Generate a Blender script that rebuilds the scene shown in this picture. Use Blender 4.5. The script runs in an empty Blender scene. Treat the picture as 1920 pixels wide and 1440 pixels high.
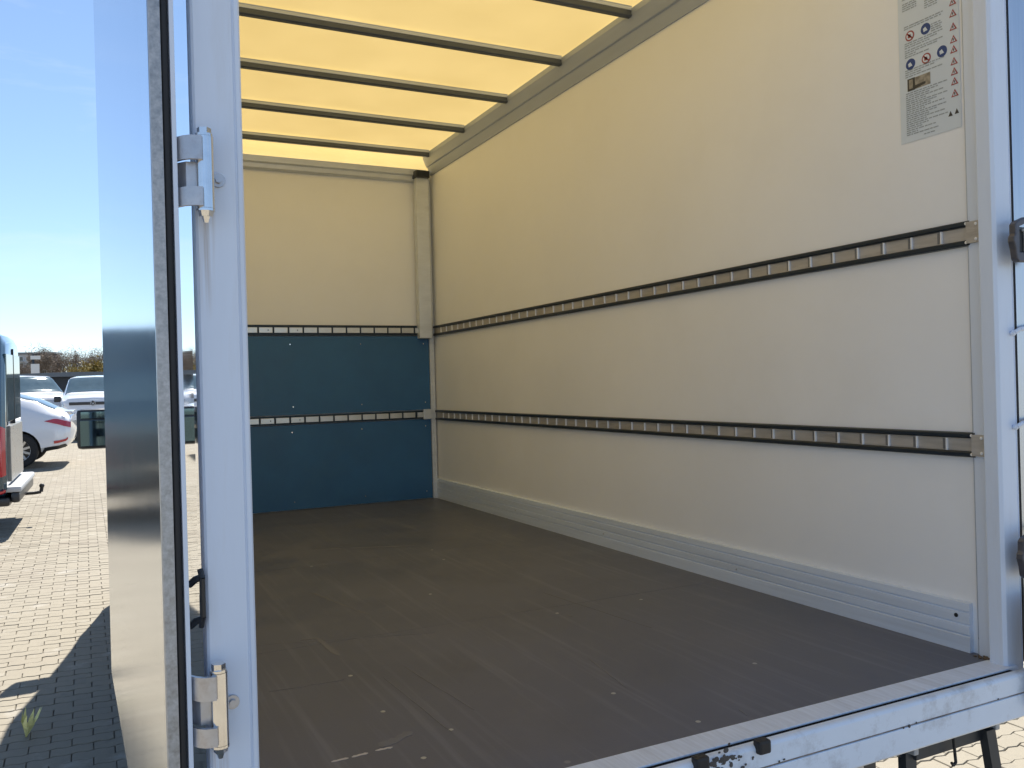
import bpy, bmesh, math, random
import numpy as np
from mathutils import Vector, Matrix
random.seed(7)
R = math.radians
scene = bpy.context.scene
COL = scene.collection

# ------------------------------------------------------------------ camera, sky, sun, exposure
CAM_H = 1.9
TILT = R(1.0)                 # the unladen truck sits one degree nose-down
f_px, yaw, pit, rol = 1618.7, .4603, -.0006, .027
ROT = Matrix.Rotation(-TILT, 3, 'X')
fw = Vector((math.sin(yaw)*math.cos(pit), math.cos(yaw)*math.cos(pit), math.sin(pit)))
rt = Vector((math.cos(yaw), -math.sin(yaw), 0)); up = rt.cross(fw)
ex = rt*math.cos(rol) - up*math.sin(rol); ey = rt*math.sin(rol) + up*math.cos(rol)
ex, ey, ez = ROT@ex, ROT@ey, ROT@(-fw)
cd = bpy.data.cameras.new('camera'); cam = bpy.data.objects.new('camera', cd); COL.objects.link(cam)
m = Matrix(((ex.x, ey.x, ez.x), (ex.y, ey.y, ez.y), (ex.z, ey.z, ez.z))).to_4x4()
m.translation = Vector((0, 0, CAM_H)); cam.matrix_world = m
cd.sensor_width = 36; cd.lens = 36*f_px/1920; cd.clip_start = .05; cd.clip_end = 3000
scene.camera = cam

SUN_DIR = Vector((.28, .75, 1)).normalized()      # towards the sun
el = math.asin(SUN_DIR.z); az = math.atan2(SUN_DIR.x, SUN_DIR.y)
world = bpy.data.worlds.new('World'); scene.world = world; world.use_nodes = True
wn = world.node_tree.nodes; wl = world.node_tree.links
sky = wn.new('ShaderNodeTexSky'); sky.sky_type = 'NISHITA'; sky.sun_disc = False
sky.sun_elevation = el; sky.sun_rotation = az; sky.air_density = .7; sky.dust_density = 0; sky.ozone_density = 6
bg = wn['Background']; bg.inputs['Strength'].default_value = .121
gm = wn.new('ShaderNodeGamma'); gm.inputs[1].default_value = .75      # camera-like shoulder: the bright horizon clips less
wl.new(sky.outputs[0], gm.inputs[0]); 
# faint cirrus wisps over the whole sky
wt = wn.new('ShaderNodeTexCoord'); wm_ = wn.new('ShaderNodeMapping'); wm_.inputs['Scale'].default_value = (1.6, 1.6, 7); wm_.inputs['Rotation'].default_value = (0, R(12), 0); wl.new(wt.outputs['Generated'], wm_.inputs[0])
wz = wn.new('ShaderNodeTexNoise'); wz.inputs['Scale'].default_value = 1.7; wz.inputs['Detail'].default_value = 9; wz.inputs['Roughness'].default_value = .62; wz.inputs['Distortion'].default_value = .6; wl.new(wm_.outputs[0], wz.inputs[0])
wr = wn.new('ShaderNodeValToRGB'); wr.color_ramp.elements[0].position = .50; wr.color_ramp.elements[1].position = .85; wr.color_ramp.elements[1].color = (.45, .45, .45, 1); wl.new(wz.outputs[0], wr.inputs[0])
wx = wn.new('ShaderNodeMix'); wx.data_type = 'RGBA'; wl.new(wr.outputs[0], wx.inputs[0]); wl.new(gm.outputs[0], wx.inputs[6]); wx.inputs[7].default_value = (3.4, 3.7, 3.9, 1); wl.new(wx.outputs[2], bg.inputs['Color'])
sd = bpy.data.lights.new('sun', 'SUN'); sd.energy = 4.4; sd.angle = R(.53); sd.color = (1, .95, .87)
so = bpy.data.objects.new('sun', sd); COL.objects.link(so); so.rotation_euler = SUN_DIR.to_track_quat('Z', 'Y').to_euler()
so.location = (3, 8, 12)
vs = scene.view_settings; vs.view_transform = 'Standard'; vs.look = 'None'; vs.gamma = 1; vs.use_curve_mapping = False
vs.exposure = 1.25
scene.render.engine = 'CYCLES'
scene.cycles.max_bounces = 12; scene.cycles.diffuse_bounces = 7; scene.cycles.glossy_bounces = 5; scene.cycles.transmission_bounces = 8

# ------------------------------------------------------------------ helpers
def tag(o, label=None, cat=None, group=None, kind=None):
    for k, v in (('label', label), ('category', cat), ('group', group), ('kind', kind)):
        if v: o[k] = v
    return o

def empty(name, loc, rot=(0, 0, 0), label=None, cat=None, group=None):
    o = bpy.data.objects.new(name, None); COL.objects.link(o); o.location = loc; o.rotation_euler = rot
    o.empty_display_size = .3
    return tag(o, label, cat, group)

class MB:
    """collects shapes and links them as one mesh object"""
    def __init__(s): s.bm = bmesh.new()
    def poly(s, pts):
        return s.bm.faces.new([s.bm.verts.new(p) for p in pts])
    def box(s, a, b, bev=0):
        (x0, y0, z0), (x1, y1, z1) = a, b
        v = [s.bm.verts.new(p) for p in ((x0,y0,z0),(x1,y0,z0),(x1,y1,z0),(x0,y1,z0),(x0,y0,z1),(x1,y0,z1),(x1,y1,z1),(x0,y1,z1))]
        fs = [s.bm.faces.new([v[i] for i in q]) for q in ((0,3,2,1),(4,5,6,7),(0,1,5,4),(1,2,6,5),(2,3,7,6),(3,0,4,7))]
        if bev:
            es = list({e for f in fs for e in f.edges})
            bmesh.ops.bevel(s.bm, geom=es, offset=bev, segments=2, affect='EDGES', profile=.6)
        return s
    def prism(s, prof, axis, a, b):
        """closed 2-D profile swept from a to b along axis (0,1,2); prof gives the two other coordinates in order"""
        def mk(t, p):
            q = list(p); q.insert(axis, t); return s.bm.verts.new(q)
        A = [mk(a, p) for p in prof]; B = [mk(b, p) for p in prof]; n = len(prof)
        for i in range(n):
            j = (i+1) % n; s.bm.faces.new((A[i], A[j], B[j], B[i]))
        s.bm.faces.new(A[::-1]); s.bm.faces.new(B)
        return s
    def cyl(s, p, q, r, r2=None, n=16):
        p, q = Vector(p), Vector(q); r2 = r if r2 is None else r2
        d = (q-p).normalized(); a = d.orthogonal().normalized(); b = d.cross(a)
        A = [s.bm.verts.new(p+(a*math.cos(t)+b*math.sin(t))*r) for t in [2*math.pi*i/n for i in range(n)]]
        B = [s.bm.verts.new(q+(a*math.cos(t)+b*math.sin(t))*r2) for t in [2*math.pi*i/n for i in range(n)]]
        for i in range(n):
            j = (i+1) % n; s.bm.faces.new((A[i], A[j], B[j], B[i]))
        s.bm.faces.new(A[::-1]); s.bm.faces.new(B)
        return s
    def tube(s, pts, r, n=8):
        for a, b in zip(pts[:-1], pts[1:]): s.cyl(a, b, r, n=n)
        return s
    def sphere(s, c, r, sc=(1, 1, 1), seg=12):
        mt = Matrix.Translation(c) @ Matrix.Diagonal((*sc, 1))
        bmesh.ops.create_uvsphere(s.bm, u_segments=seg, v_segments=seg//2+2, radius=r, matrix=mt)
        return s
    def build(s, name, mat, parent=None, loc=(0, 0, 0), smooth=35, bevel=0):
        bmesh.ops.recalc_face_normals(s.bm, faces=s.bm.faces)
        me = bpy.data.meshes.new(name); s.bm.to_mesh(me); s.bm.free()
        if smooth:
            me.polygons.foreach_set('use_smooth', [True]*len(me.polygons)); me.set_sharp_from_angle(angle=R(smooth))
        if mat: me.materials.append(mat)
        o = bpy.data.objects.new(name, me); COL.objects.link(o); o.location = loc
        if parent: o.parent = parent
        if bevel:
            md = o.modifiers.new('bevel', 'BEVEL'); md.width = bevel; md.segments = 2; md.limit_method = 'ANGLE'
        return o

def link_copy(o, parent=None, loc=None):
    c = o.copy(); COL.objects.link(c)
    if parent: c.parent = parent
    if loc is not None: c.location = loc
    return c

# ------------------------------------------------------------------ materials
def mat(name, base, rough=.5, metal=0, var=.12, scale=6, bump=0, bscale=60, stretch=None, spec=.5, dirt=None, dscale=2.2, damt=.5, aniso=None, coat=0):
    m = bpy.data.materials.new(name); m.use_nodes = True
    nt = m.node_tree; N, L = nt.nodes, nt.links; p = N['Principled BSDF']
    tc = N.new('ShaderNodeTexCoord'); mp = N.new('ShaderNodeMapping'); L.new(tc.outputs['Object'], mp.inputs[0])
    if stretch: mp.inputs['Scale'].default_value = stretch
    nz = N.new('ShaderNodeTexNoise'); nz.inputs['Scale'].default_value = scale; nz.inputs['Detail'].default_value = 6; nz.inputs['Roughness'].default_value = .62
    L.new(mp.outputs[0], nz.inputs[0])
    rp = N.new('ShaderNodeValToRGB'); b = Vector(base)
    rp.color_ramp.elements[0].position = .3; rp.color_ramp.elements[1].position = .7
    rp.color_ramp.elements[0].color = (*(b*(1-var)), 1); rp.color_ramp.elements[1].color = (*[min(1, c) for c in b*(1+var)], 1)
    L.new(nz.outputs[0], rp.inputs[0]); col = rp.outputs[0]
    if dirt:
        n2 = N.new('ShaderNodeTexNoise'); n2.inputs['Scale'].default_value = dscale; n2.inputs['Detail'].default_value = 9; n2.inputs['Roughness'].default_value = .7
        L.new(mp.outputs[0], n2.inputs[0])
        r2 = N.new('ShaderNodeValToRGB'); r2.color_ramp.elements[0].position = .52; r2.color_ramp.elements[1].position = .75
        r2.color_ramp.elements[1].color = (damt, damt, damt, 1)
        L.new(n2.outputs[0], r2.inputs[0])
        mx = N.new('ShaderNodeMix'); mx.data_type = 'RGBA'; L.new(r2.outputs[0], mx.inputs[0]); L.new(col, mx.inputs[6]); mx.inputs[7].default_value = (*dirt, 1)
        col = mx.outputs[2]
    L.new(col, p.inputs['Base Color'])
    mr = N.new('ShaderNodeMapRange'); L.new(nz.outputs[0], mr.inputs[0])
    mr.inputs[1].default_value = .3; mr.inputs[2].default_value = .7
    mr.inputs[3].default_value = max(.02, rough*.8); mr.inputs[4].default_value = min(1, rough*1.2)
    L.new(mr.outputs[0], p.inputs['Roughness'])
    p.inputs['Metallic'].default_value = metal; p.inputs['Specular IOR Level'].default_value = spec
    if coat: p.inputs['Coat Weight'].default_value = coat; p.inputs['Coat Roughness'].default_value = .06
    if aniso: p.inputs['Anisotropic'].default_value = aniso
    if bump:
        n3 = N.new('ShaderNodeTexNoise'); n3.inputs['Scale'].default_value = bscale; n3.inputs['Detail'].default_value = 4
        L.new(mp.outputs[0], n3.inputs[0])
        bp = N.new('ShaderNodeBump'); bp.inputs['Strength'].default_value = bump; bp.inputs['Distance'].default_value = .004
        L.new(n3.outputs[0], bp.inputs['Height']); L.new(bp.outputs[0], p.inputs['Normal'])
    return m

M = {}
M['white_paint'] = mat('white_paint', (.72, .79, .90), .34, var=.04, scale=5, bump=.04, bscale=25, dirt=(.42, .38, .33), dscale=5, damt=.25, stretch=(3, 3, .35))
M['sill_paint'] = mat('sill_paint', (.76, .83, .92), .38, var=.04, scale=4, dirt=(.16, .12, .09), dscale=9, damt=.55, bump=.05, bscale=30)
M['sill_metal'] = mat('sill_metal', (.74, .80, .90), .42, .12, var=.09, scale=9, stretch=(14, 1.2, 1), bump=.08, bscale=60, dirt=(.45, .45, .47), dscale=2.5, damt=.5)
M['panel'] = mat('panel', (.885, .895, .905), .5, var=.025, scale=1.4, bump=.025, bscale=14, dirt=(.72, .70, .65), dscale=1.6, damt=.16)
M['panel_outer'] = mat('panel_outer', (.74, .75, .76), .14, var=.02, scale=2, coat=.5)
M['kick_board'] = mat('kick_board', (.030, .122, .265), .42, var=.16, scale=2.2, bump=.05, bscale=160, dirt=(.05, .14, .24), dscale=1.7, damt=.5)
M['alu'] = mat('alu', (.66, .69, .72), .36, .25, var=.08, scale=7, stretch=(1, .25, 3), bump=.03)
M['alu_rail'] = mat('alu_rail', (.44, .49, .58), .42, .2, var=.07, scale=6, stretch=(3, .25, 3), bump=.02)
M['alu_skirt'] = mat('alu_skirt', (.72, .80, .92), .38, .12, var=.08, scale=5, stretch=(3, .18, 6), bump=.03, dirt=(.48, .52, .58), dscale=3, damt=.45)
M['galv'] = mat('galv', (.44, .44, .44), .5, .7, var=.28, scale=120, bump=.06, bscale=150)
M['polished'] = mat('polished', (.80, .82, .83), .035, 1, var=.02, scale=3)
M['chrome'] = mat('chrome', (.78, .77, .75), .13, 1, var=.08, scale=30)
M['hinge_zinc'] = mat('hinge_zinc', (.52, .52, .54), .38, .8, var=.12, scale=40, dirt=(.22, .13, .08), dscale=18, damt=.5)
M['hinge_dark'] = mat('hinge_dark', (.105, .105, .12), .45, .4, var=.2, scale=40)
M['pin_bright'] = mat('pin_bright', (.85, .85, .83), .3, .2, var=.05, scale=40)
M['black_rubber'] = mat('black_rubber', (.018, .018, .02), .6, var=.3, scale=30, bump=.1, bscale=80)
M['black_plastic'] = mat('black_plastic', (.02, .022, .025), .35, var=.2, scale=20)
M['rail_black'] = mat('rail_black', (.018, .030, .045), .4, .3, var=.2, scale=14, stretch=(4, .5, 4))
M['rail_web'] = mat('rail_web', (.48, .45, .41), .5, .25, var=.16, scale=14, stretch=(4, .5, 4), dirt=(.2, .16, .12), dscale=8, damt=.5)
M['rail_web_back'] = mat('rail_web_back', (.66, .65, .61), .35, .8, var=.1, scale=10)
M['slot_lip'] = mat('slot_lip', (.90, .91, .92), .35, .1, var=.05, scale=20)
M['bow'] = mat('bow', (.58, .63, .70), .42, .3, var=.1, scale=8, stretch=(.3, 3, 3))
M['bow_shaded'] = mat('bow_shaded', (.085, .10, .125), .4, .2, var=.1, scale=8)  # darker copy of the bow metal, its underside shade put into the colour
M['frame_steel'] = mat('frame_steel', (.045, .052, .06), .5, .2, var=.25, scale=12, bump=.08, bscale=60, dirt=(.11, .1, .09), dscale=5, damt=.6)
M['tyre'] = mat('tyre', (.016, .016, .017), .75, var=.3, scale=20, bump=.1)
M['rim'] = mat('rim', (.55, .56, .58), .3, .8, var=.05)
M['dark_glass'] = mat('dark_glass', (.012, .016, .02), .06, 0, var=.1, spec=.8)
M['pale_glass'] = mat('pale_glass', (.10, .15, .17), .05, .35, var=.1, spec=1)
M['car_white'] = mat('car_white', (.76, .77, .79), .2, 0, var=.015, scale=2, coat=1)
M['van_dark'] = mat('van_dark', (.020, .058, .088), .12, .25, var=.08, scale=3, coat=1)
M['trim_grey'] = mat('trim_grey', (.42, .43, .44), .45, 0, var=.06)
M['tail_grey'] = mat('tail_grey', (.20, .20, .19), .3, 0, var=.2)
M['red_lens'] = mat('red_lens', (.42, .008, .02), .12, 0, var=.08, coat=1)
M['clear_lens'] = mat('clear_lens', (.6, .62, .64), .1, .5, var=.08)
M['mirror'] = mat('mirror', (.10, .16, .185), .03, 1, var=.01)  # dark blue-grey tint stands in for a reflection of dark surroundings
M['rust'] = mat('rust', (.13, .095, .065), .85, var=.4, scale=60, bump=.3, bscale=120)
M['grime'] = mat('grime', (.085, .075, .068), .8, var=.4, scale=60, bump=.3, bscale=120)
M['gap_shade'] = mat('gap_shade', (.02, .02, .022), .95, var=.4, scale=40, spec=.05)  # near-black tone painted for the shade inside the sill gap
M['joint_rust'] = mat('joint_rust', (.22, .17, .13), .8, var=.5, scale=14, dirt=(.55, .52, .5), dscale=6, damt=.9)
M['floor_screw'] = mat('floor_screw', (.42, .43, .44), .4, .5, var=.1)
M['scuff_pale'] = mat('scuff_pale', (.62, .55, .47), .7, var=.15, scale=60)
M['scuff_faint'] = mat('scuff_faint', (.165, .165, .175), .6, var=.2, scale=40)
M['label'] = mat('label', (.66, .73, .80), .3, 0, var=.02)
M['print_grey'] = mat('print_grey', (.33, .38, .42), .4, 0, var=.25, scale=200)
M['print_dark'] = mat('print_dark', (.05, .05, .05), .4, 0, var=.2, scale=80)
M['print_red'] = mat('print_red', (.36, .07, .07), .4, 0, var=.05)
M['print_blue'] = mat('print_blue', (.02, .06, .22), .4, 0, var=.05)
M['print_photo'] = mat('print_photo', (.30, .27, .22), .4, 0, var=.5, scale=70)
M['bark'] = mat('bark', (.12, .095, .07), .9, var=.3, scale=3, bump=.4)
M['twig'] = mat('twig', (.16, .125, .095), .9, var=.3, scale=.6)
M['leaf_green'] = mat('leaf_green', (.095, .11, .05), .7, var=.4, scale=.7)
M['leaf_yellow'] = mat('leaf_yellow', (.24, .18, .045), .7, var=.35, scale=.7)
M['shed_dark'] = mat('shed_dark', (.012, .022, .040), .5, var=.2, scale=1)
M['shed_roof'] = mat('shed_roof', (.12, .14, .16), .6, var=.15, scale=1)
M['render_wall'] = mat('render_wall', (.42, .43, .44), .8, var=.08, scale=.4)
M['brick_wall'] = mat('brick_wall', (.26, .19, .17), .8, var=.15, scale=.6)
M['roof_felt'] = mat('roof_felt', (.18, .2, .21), .8, var=.1, scale=.4)
M['sign_white'] = mat('sign_white', (.7, .7, .68), .5, var=.04)
M['weed'] = mat('weed', (.78, .74, .32), .6, var=.25, scale=30)
M['bed_sand'] = mat('bed_sand', (.11, .094, .075), .95, var=.35, scale=30, bump=.3, bscale=200)

def rust_stain(m, x0, tops):
    nt = m.node_tree; N, L = nt.nodes, nt.links; p = N['Principled BSDF']; tc = [n for n in N if n.type == 'TEX_COORD'][0]
    base = p.inputs['Base Color'].links[0].from_socket; sp = N.new('ShaderNodeSeparateXYZ'); L.new(tc.outputs['Object'], sp.inputs[0])
    mp = N.new('ShaderNodeMapping'); mp.inputs['Scale'].default_value = (180, 1, 5); L.new(tc.outputs['Object'], mp.inputs[0])
    nz = N.new('ShaderNodeTexNoise'); nz.inputs['Scale'].default_value = 1; nz.inputs['Detail'].default_value = 5; L.new(mp.outputs[0], nz.inputs[0])
    def mth(op, a, b=None):
        n = N.new('ShaderNodeMath'); n.operation = op
        for k, v in enumerate((a, b)):
            if v is None: continue
            if isinstance(v, (int, float)): n.inputs[k].default_value = v
            else: L.new(v, n.inputs[k])
        return n.outputs[0]
    dxx = mth('ABSOLUTE', mth('SUBTRACT', sp.outputs[0], x0)); side = N.new('ShaderNodeMapRange'); L.new(dxx, side.inputs[0])
    side.inputs[1].default_value = .003; side.inputs[2].default_value = .017; side.inputs[3].default_value = 1; side.inputs[4].default_value = 0
    tot = None
    for zt in tops:
        fa = N.new('ShaderNodeMapRange'); L.new(sp.outputs[2], fa.inputs[0]); fa.inputs[1].default_value = zt-.17; fa.inputs[2].default_value = zt; fa.inputs[3].default_value = 0; fa.inputs[4].default_value = .8
        ab = mth('LESS_THAN', sp.outputs[2], zt+.02); q = mth('MULTIPLY', fa.outputs[0], ab); tot = q if tot is None else mth('ADD', tot, q)
    st = N.new('ShaderNodeMapRange'); L.new(nz.outputs[0], st.inputs[0]); st.inputs[1].default_value = .38; st.inputs[2].default_value = .65
    fac = mth('MULTIPLY', mth('MULTIPLY', tot, side.outputs[0]), st.outputs[0])
    mx = N.new('ShaderNodeMix'); mx.data_type = 'RGBA'; L.new(fac, mx.inputs[0]); L.new(base, mx.inputs[6]); mx.inputs[7].default_value = (.36, .25, .14, 1); L.new(mx.outputs[2], p.inputs['Base Color'])
M['post_paint'] = mat('post_paint', (.72, .79, .90), .34, var=.04, scale=5, bump=.04, bscale=25, dirt=(.42, .38, .33), dscale=5, damt=.25, stretch=(3, 3, .35))
rust_stain(M['post_paint'], .187, (.285, -.582))
# brushed door steel: long vertical streaks in tone and gloss
def brushed(name, base, rough, var):
    m = mat(name, base, rough, 1, var=var, scale=5, stretch=(30, 30, .22))
    nt = m.node_tree; N, L = nt.nodes, nt.links; p = N['Principled BSDF']
    tc = [n for n in N if n.type == 'TEX_COORD'][0]
    wv = N.new('ShaderNodeTexNoise'); wv.inputs['Scale'].default_value = 3.2; wv.inputs['Detail'].default_value = 2
    L.new(tc.outputs['Object'], wv.inputs[0])
    bp = N.new('ShaderNodeBump'); bp.inputs['Strength'].default_value = .05; bp.inputs['Distance'].default_value = .01
    L.new(wv.outputs[0], bp.inputs['Height']); L.new(bp.outputs[0], p.inputs['Normal'])
    return m
M['door_steel'] = brushed('door_steel', (.70, .74, .78), .15, .07)
M['door_steel_matt'] = brushed('door_steel_matt', (.60, .63, .67), .32, .06)

# floor: brown film-faced ply with long scratches, sheet joints and worn edges
def floor_mat():
    m = mat('floor_ply', (.106, .112, .142), .46, 0, var=.16, scale=2.4, bump=.06, bscale=170, dirt=(.145, .145, .165), dscale=1.5, damt=.6)
    nt = m.node_tree; N, L = nt.nodes, nt.links; p = N['Principled BSDF']
    tc = [n for n in N if n.type == 'TEX_COORD'][0]
    base = p.inputs['Base Color'].links[0].from_socket
    for ang, sc, lo, hi, amt, colr in ((8, (26, .8, 1), .58, .78, .38, (.21, .22, .25)), (-20, (18, .7, 1), .60, .78, .38, (.20, .21, .24)), (82, (16, .9, 1), .62, .80, .35, (.19, .2, .22))):
        mp = N.new('ShaderNodeMapping'); mp.inputs['Rotation'].default_value = (0, 0, R(ang)); mp.inputs['Scale'].default_value = sc
        L.new(tc.outputs['Object'], mp.inputs[0])
        nz = N.new('ShaderNodeTexNoise'); nz.inputs['Scale'].default_value = 1.6; nz.inputs['Detail'].default_value = 3; L.new(mp.outputs[0], nz.inputs[0])
        rp = N.new('ShaderNodeValToRGB'); rp.color_ramp.elements[0].position = lo; rp.color_ramp.elements[1].position = hi
        rp.color_ramp.elements[1].color = (amt, amt, amt, 1); L.new(nz.outputs[0], rp.inputs[0])
        mx = N.new('ShaderNodeMix'); mx.data_type = 'RGBA'; L.new(rp.outputs[0], mx.inputs[0]); L.new(base, mx.inputs[6]); mx.inputs[7].default_value = (*colr, 1)
        base = mx.outputs[2]
    # small pale chips
    vo = N.new('ShaderNodeTexVoronoi'); vo.inputs['Scale'].default_value = 3.3; L.new(tc.outputs['Object'], vo.inputs['Vector'])
    rp = N.new('ShaderNodeValToRGB'); rp.color_ramp.elements[0].position = .018; rp.color_ramp.elements[0].color = (.6, .6, .6, 1)
    rp.color_ramp.elements[1].position = .03; rp.color_ramp.elements[1].color = (0, 0, 0, 1); L.new(vo.outputs['Distance'], rp.inputs[0])
    mx = N.new('ShaderNodeMix'); mx.data_type = 'RGBA'; L.new(rp.outputs[0], mx.inputs[0]); L.new(base, mx.inputs[6]); mx.inputs[7].default_value = (.3, .29, .27, 1)
    L.new(mx.outputs[2], p.inputs['Base Color'])
    return m
M['floor'] = floor_mat()

# glass-fibre roof skin that lets daylight through
def roof_mat():
    m = bpy.data.materials.new('roof_skin'); m.use_nodes = True; nt = m.node_tree; N, L = nt.nodes, nt.links; N.clear()
    out = N.new('ShaderNodeOutputMaterial'); tc = N.new('ShaderNodeTexCoord')
    nz = N.new('ShaderNodeTexNoise'); nz.inputs['Scale'].default_value = 2.5; nz.inputs['Detail'].default_value = 7; L.new(tc.outputs['Object'], nz.inputs[0])
    rp = N.new('ShaderNodeValToRGB'); rp.color_ramp.elements[0].position = .25; rp.color_ramp.elements[1].position = .75
    rp.color_ramp.elements[0].color = (.465, .33, .115, 1); rp.color_ramp.elements[1].color = (.54, .39, .145, 1); L.new(nz.outputs[0], rp.inputs[0])
    di = N.new('ShaderNodeBsdfDiffuse'); di.inputs[0].default_value = (.84, .76, .56, 1)
    tr = N.new('ShaderNodeBsdfTranslucent'); L.new(rp.outputs[0], tr.inputs[0])
    mx = N.new('ShaderNodeMixShader'); mx.inputs[0].default_value = .56; L.new(di.outputs[0], mx.inputs[1]); L.new(tr.outputs[0], mx.inputs[2])
    L.new(mx.outputs[0], out.inputs[0]); return m
M['roof_skin'] = roof_mat()

# concrete pavers: one tone per stone, lichen and dirt across them
def paver_mat(name, sheet):
    m = bpy.data.materials.new(name); m.use_nodes = True; nt = m.node_tree; N, L = nt.nodes, nt.links; p = N['Principled BSDF']
    ge = N.new('ShaderNodeNewGeometry')
    rp = N.new('ShaderNodeValToRGB'); e = rp.color_ramp.elements
    e[0].color = (.230, .202, .155, 1); e[1].color = (.296, .266, .208, 1)
    if sheet:
        mpb = N.new('ShaderNodeMapping'); mpb.inputs['Location'].default_value = (-.1, -.05, 0); L.new(ge.outputs['Position'], mpb.inputs[0])
        br = N.new('ShaderNodeTexBrick'); br.offset = .5; br.inputs['Scale'].default_value = 1; br.inputs['Brick Width'].default_value = .2; br.inputs['Row Height'].default_value = .1
        br.inputs['Mortar Size'].default_value = .0035; br.inputs['Color1'].default_value = (.230, .202, .155, 1); br.inputs['Color2'].default_value = (.296, .266, .208, 1); br.inputs['Mortar'].default_value = (.1, .085, .07, 1)
        L.new(mpb.outputs[0], br.inputs[0]); c = br.outputs[0]
    else:
        L.new(ge.outputs['Random Per Island'], rp.inputs[0]); c = rp.outputs[0]
    for sc, lo, hi, amt, colr in ((.7, .5, .8, .4, (.24, .20, .16)), (9, .55, .72, .35, (.16, .145, .13)), (3.3, .58, .7, .4, (.45, .43, .39)), (160, .55, .8, .45, (.13, .115, .1)), (140, .6, .8, .4, (.52, .49, .44))):
        nz = N.new('ShaderNodeTexNoise'); nz.inputs['Scale'].default_value = sc; nz.inputs['Detail'].default_value = 7; nz.inputs['Roughness'].default_value = .65; L.new(ge.outputs['Position'], nz.inputs[0])
        r2 = N.new('ShaderNodeValToRGB'); r2.color_ramp.elements[0].position = lo; r2.color_ramp.elements[1].position = hi; r2.color_ramp.elements[1].color = (amt, amt, amt, 1); L.new(nz.outputs[0], r2.inputs[0])
        mx = N.new('ShaderNodeMix'); mx.data_type = 'RGBA'; L.new(r2.outputs[0], mx.inputs[0]); L.new(c, mx.inputs[6]); mx.inputs[7].default_value = (*colr, 1); c = mx.outputs[2]
    L.new(c, p.inputs['Base Color']); p.inputs['Roughness'].default_value = .88; p.inputs['Specular IOR Level'].default_value = .25
    nz = N.new('ShaderNodeTexNoise'); nz.inputs['Scale'].default_value = 220; nz.inputs['Detail'].default_value = 4; L.new(ge.outputs['Position'], nz.inputs[0])
    bp = N.new('ShaderNodeBump'); bp.inputs['Strength'].default_value = .35; bp.inputs['Distance'].default_value = .004; L.new(nz.outputs[0], bp.inputs['Height']); L.new(bp.outputs[0], p.inputs['Normal'])
    return m
M['paver'] = paver_mat('paver', False); M['paver_sheet'] = paver_mat('paver_sheet', True)

# ------------------------------------------------------------------ ground and paving
g = MB(); g.poly([(-1500, -700, -.02), (1500, -700, -.02), (1500, 2000, -.02), (-1500, 2000, -.02)])
ground = tag(g.build('ground', M['paver_sheet'], smooth=0), kind='structure')
b = MB(); b.poly([(-3.9, .52, -.011), (.7, .52, -.011), (.7, 15.95, -.011), (-3.9, 15.95, -.011)]); b.poly([(2.2, .52, -.011), (5.8, .52, -.011), (5.8, 5.85, -.011), (2.2, 5.85, -.011)])
b.build('joint_sand', M['bed_sand'], ground, smooth=0)

def paver_outline():
    n = 8; hx, hy = .0979, .0477; A = .0075
    xs = [-hx + 2*hx*i/n for i in range(n+1)]
    wv = lambda x: A*math.sin(2*math.pi*x/.1)
    return [(x, -hy+wv(x)) for x in xs] + [(x, hy+wv(x)) for x in xs[::-1]]
PO = paver_outline()
def paver_verts(x, y, z=0, tx=0, ty=0):
    n = len(PO); V = []
    for (k, dz) in ((.955, 0), (1, -.004), (1, -.03)):
        for (px, py) in PO:
            qx = px*(1-(1-k)*.5); qy = py*k
            V.append((x+qx, y+qy, z+dz+(tx*px+ty*py if dz > -.02 else 0)))
    return V
def paver_faces(o=0):
    n = len(PO); F = [tuple(o+i for i in range(n))]
    for r_ in range(2):
        for i in range(n):
            j = (i+1) % n; F.append((o+r_*n+i, o+(r_+1)*n+i, o+(r_+1)*n+j, o+r_*n+j))
    return F
cells = []
for row in range(5, 160):
    for k in range(-21, 31):
        y = row*.1+.05; x = k*.2 + (.1 if row % 2 else 0)
        if (-3.95 < x < .8) or (2.1 < x < 5.9 and y < 5.9): cells.append((x, y))
ci = Matrix(cam.matrix_world).inverted()
def vis(c):
    q = ci @ Vector((c[0], c[1], 0))
    if q.z > -.5: return 1e9
    u = 960+f_px*q.x/-q.z; v = 720-f_px*q.y/-q.z
    ok = (-15 < u < 235 and 700 < v < 1450) or (1610 < u < 1930 and 1310 < v < 1450)
    return q.length if ok else 1e9
order = sorted(cells, key=vis)
near = order[:300]; rest = order[300:]
me = bpy.data.meshes.new('paver'); me.from_pydata(paver_verts(0, 0), [], paver_faces()); me.materials.append(M['paver'])
for (x, y) in near:
    o = bpy.data.objects.new('paver', me); COL.objects.link(o); o.parent = ground
    o.location = (x+random.uniform(-.001, .001), y+random.uniform(-.001, .001), random.uniform(-.0025, .0015)); o.rotation_euler = (random.gauss(0, .008), random.gauss(0, .006), random.gauss(0, .006))
V, F = [], []
for (x, y) in rest:
    F += paver_faces(len(V)); V += paver_verts(x, y, random.uniform(-.0025, .0015), random.gauss(0, .006), random.gauss(0, .008))
me = bpy.data.meshes.new('paver_field'); me.from_pydata(V, [], F); me.materials.append(M['paver'])
o = bpy.data.objects.new('paver_field', me); COL.objects.link(o); o.parent = ground; o['kind'] = 'stuff'

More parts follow.
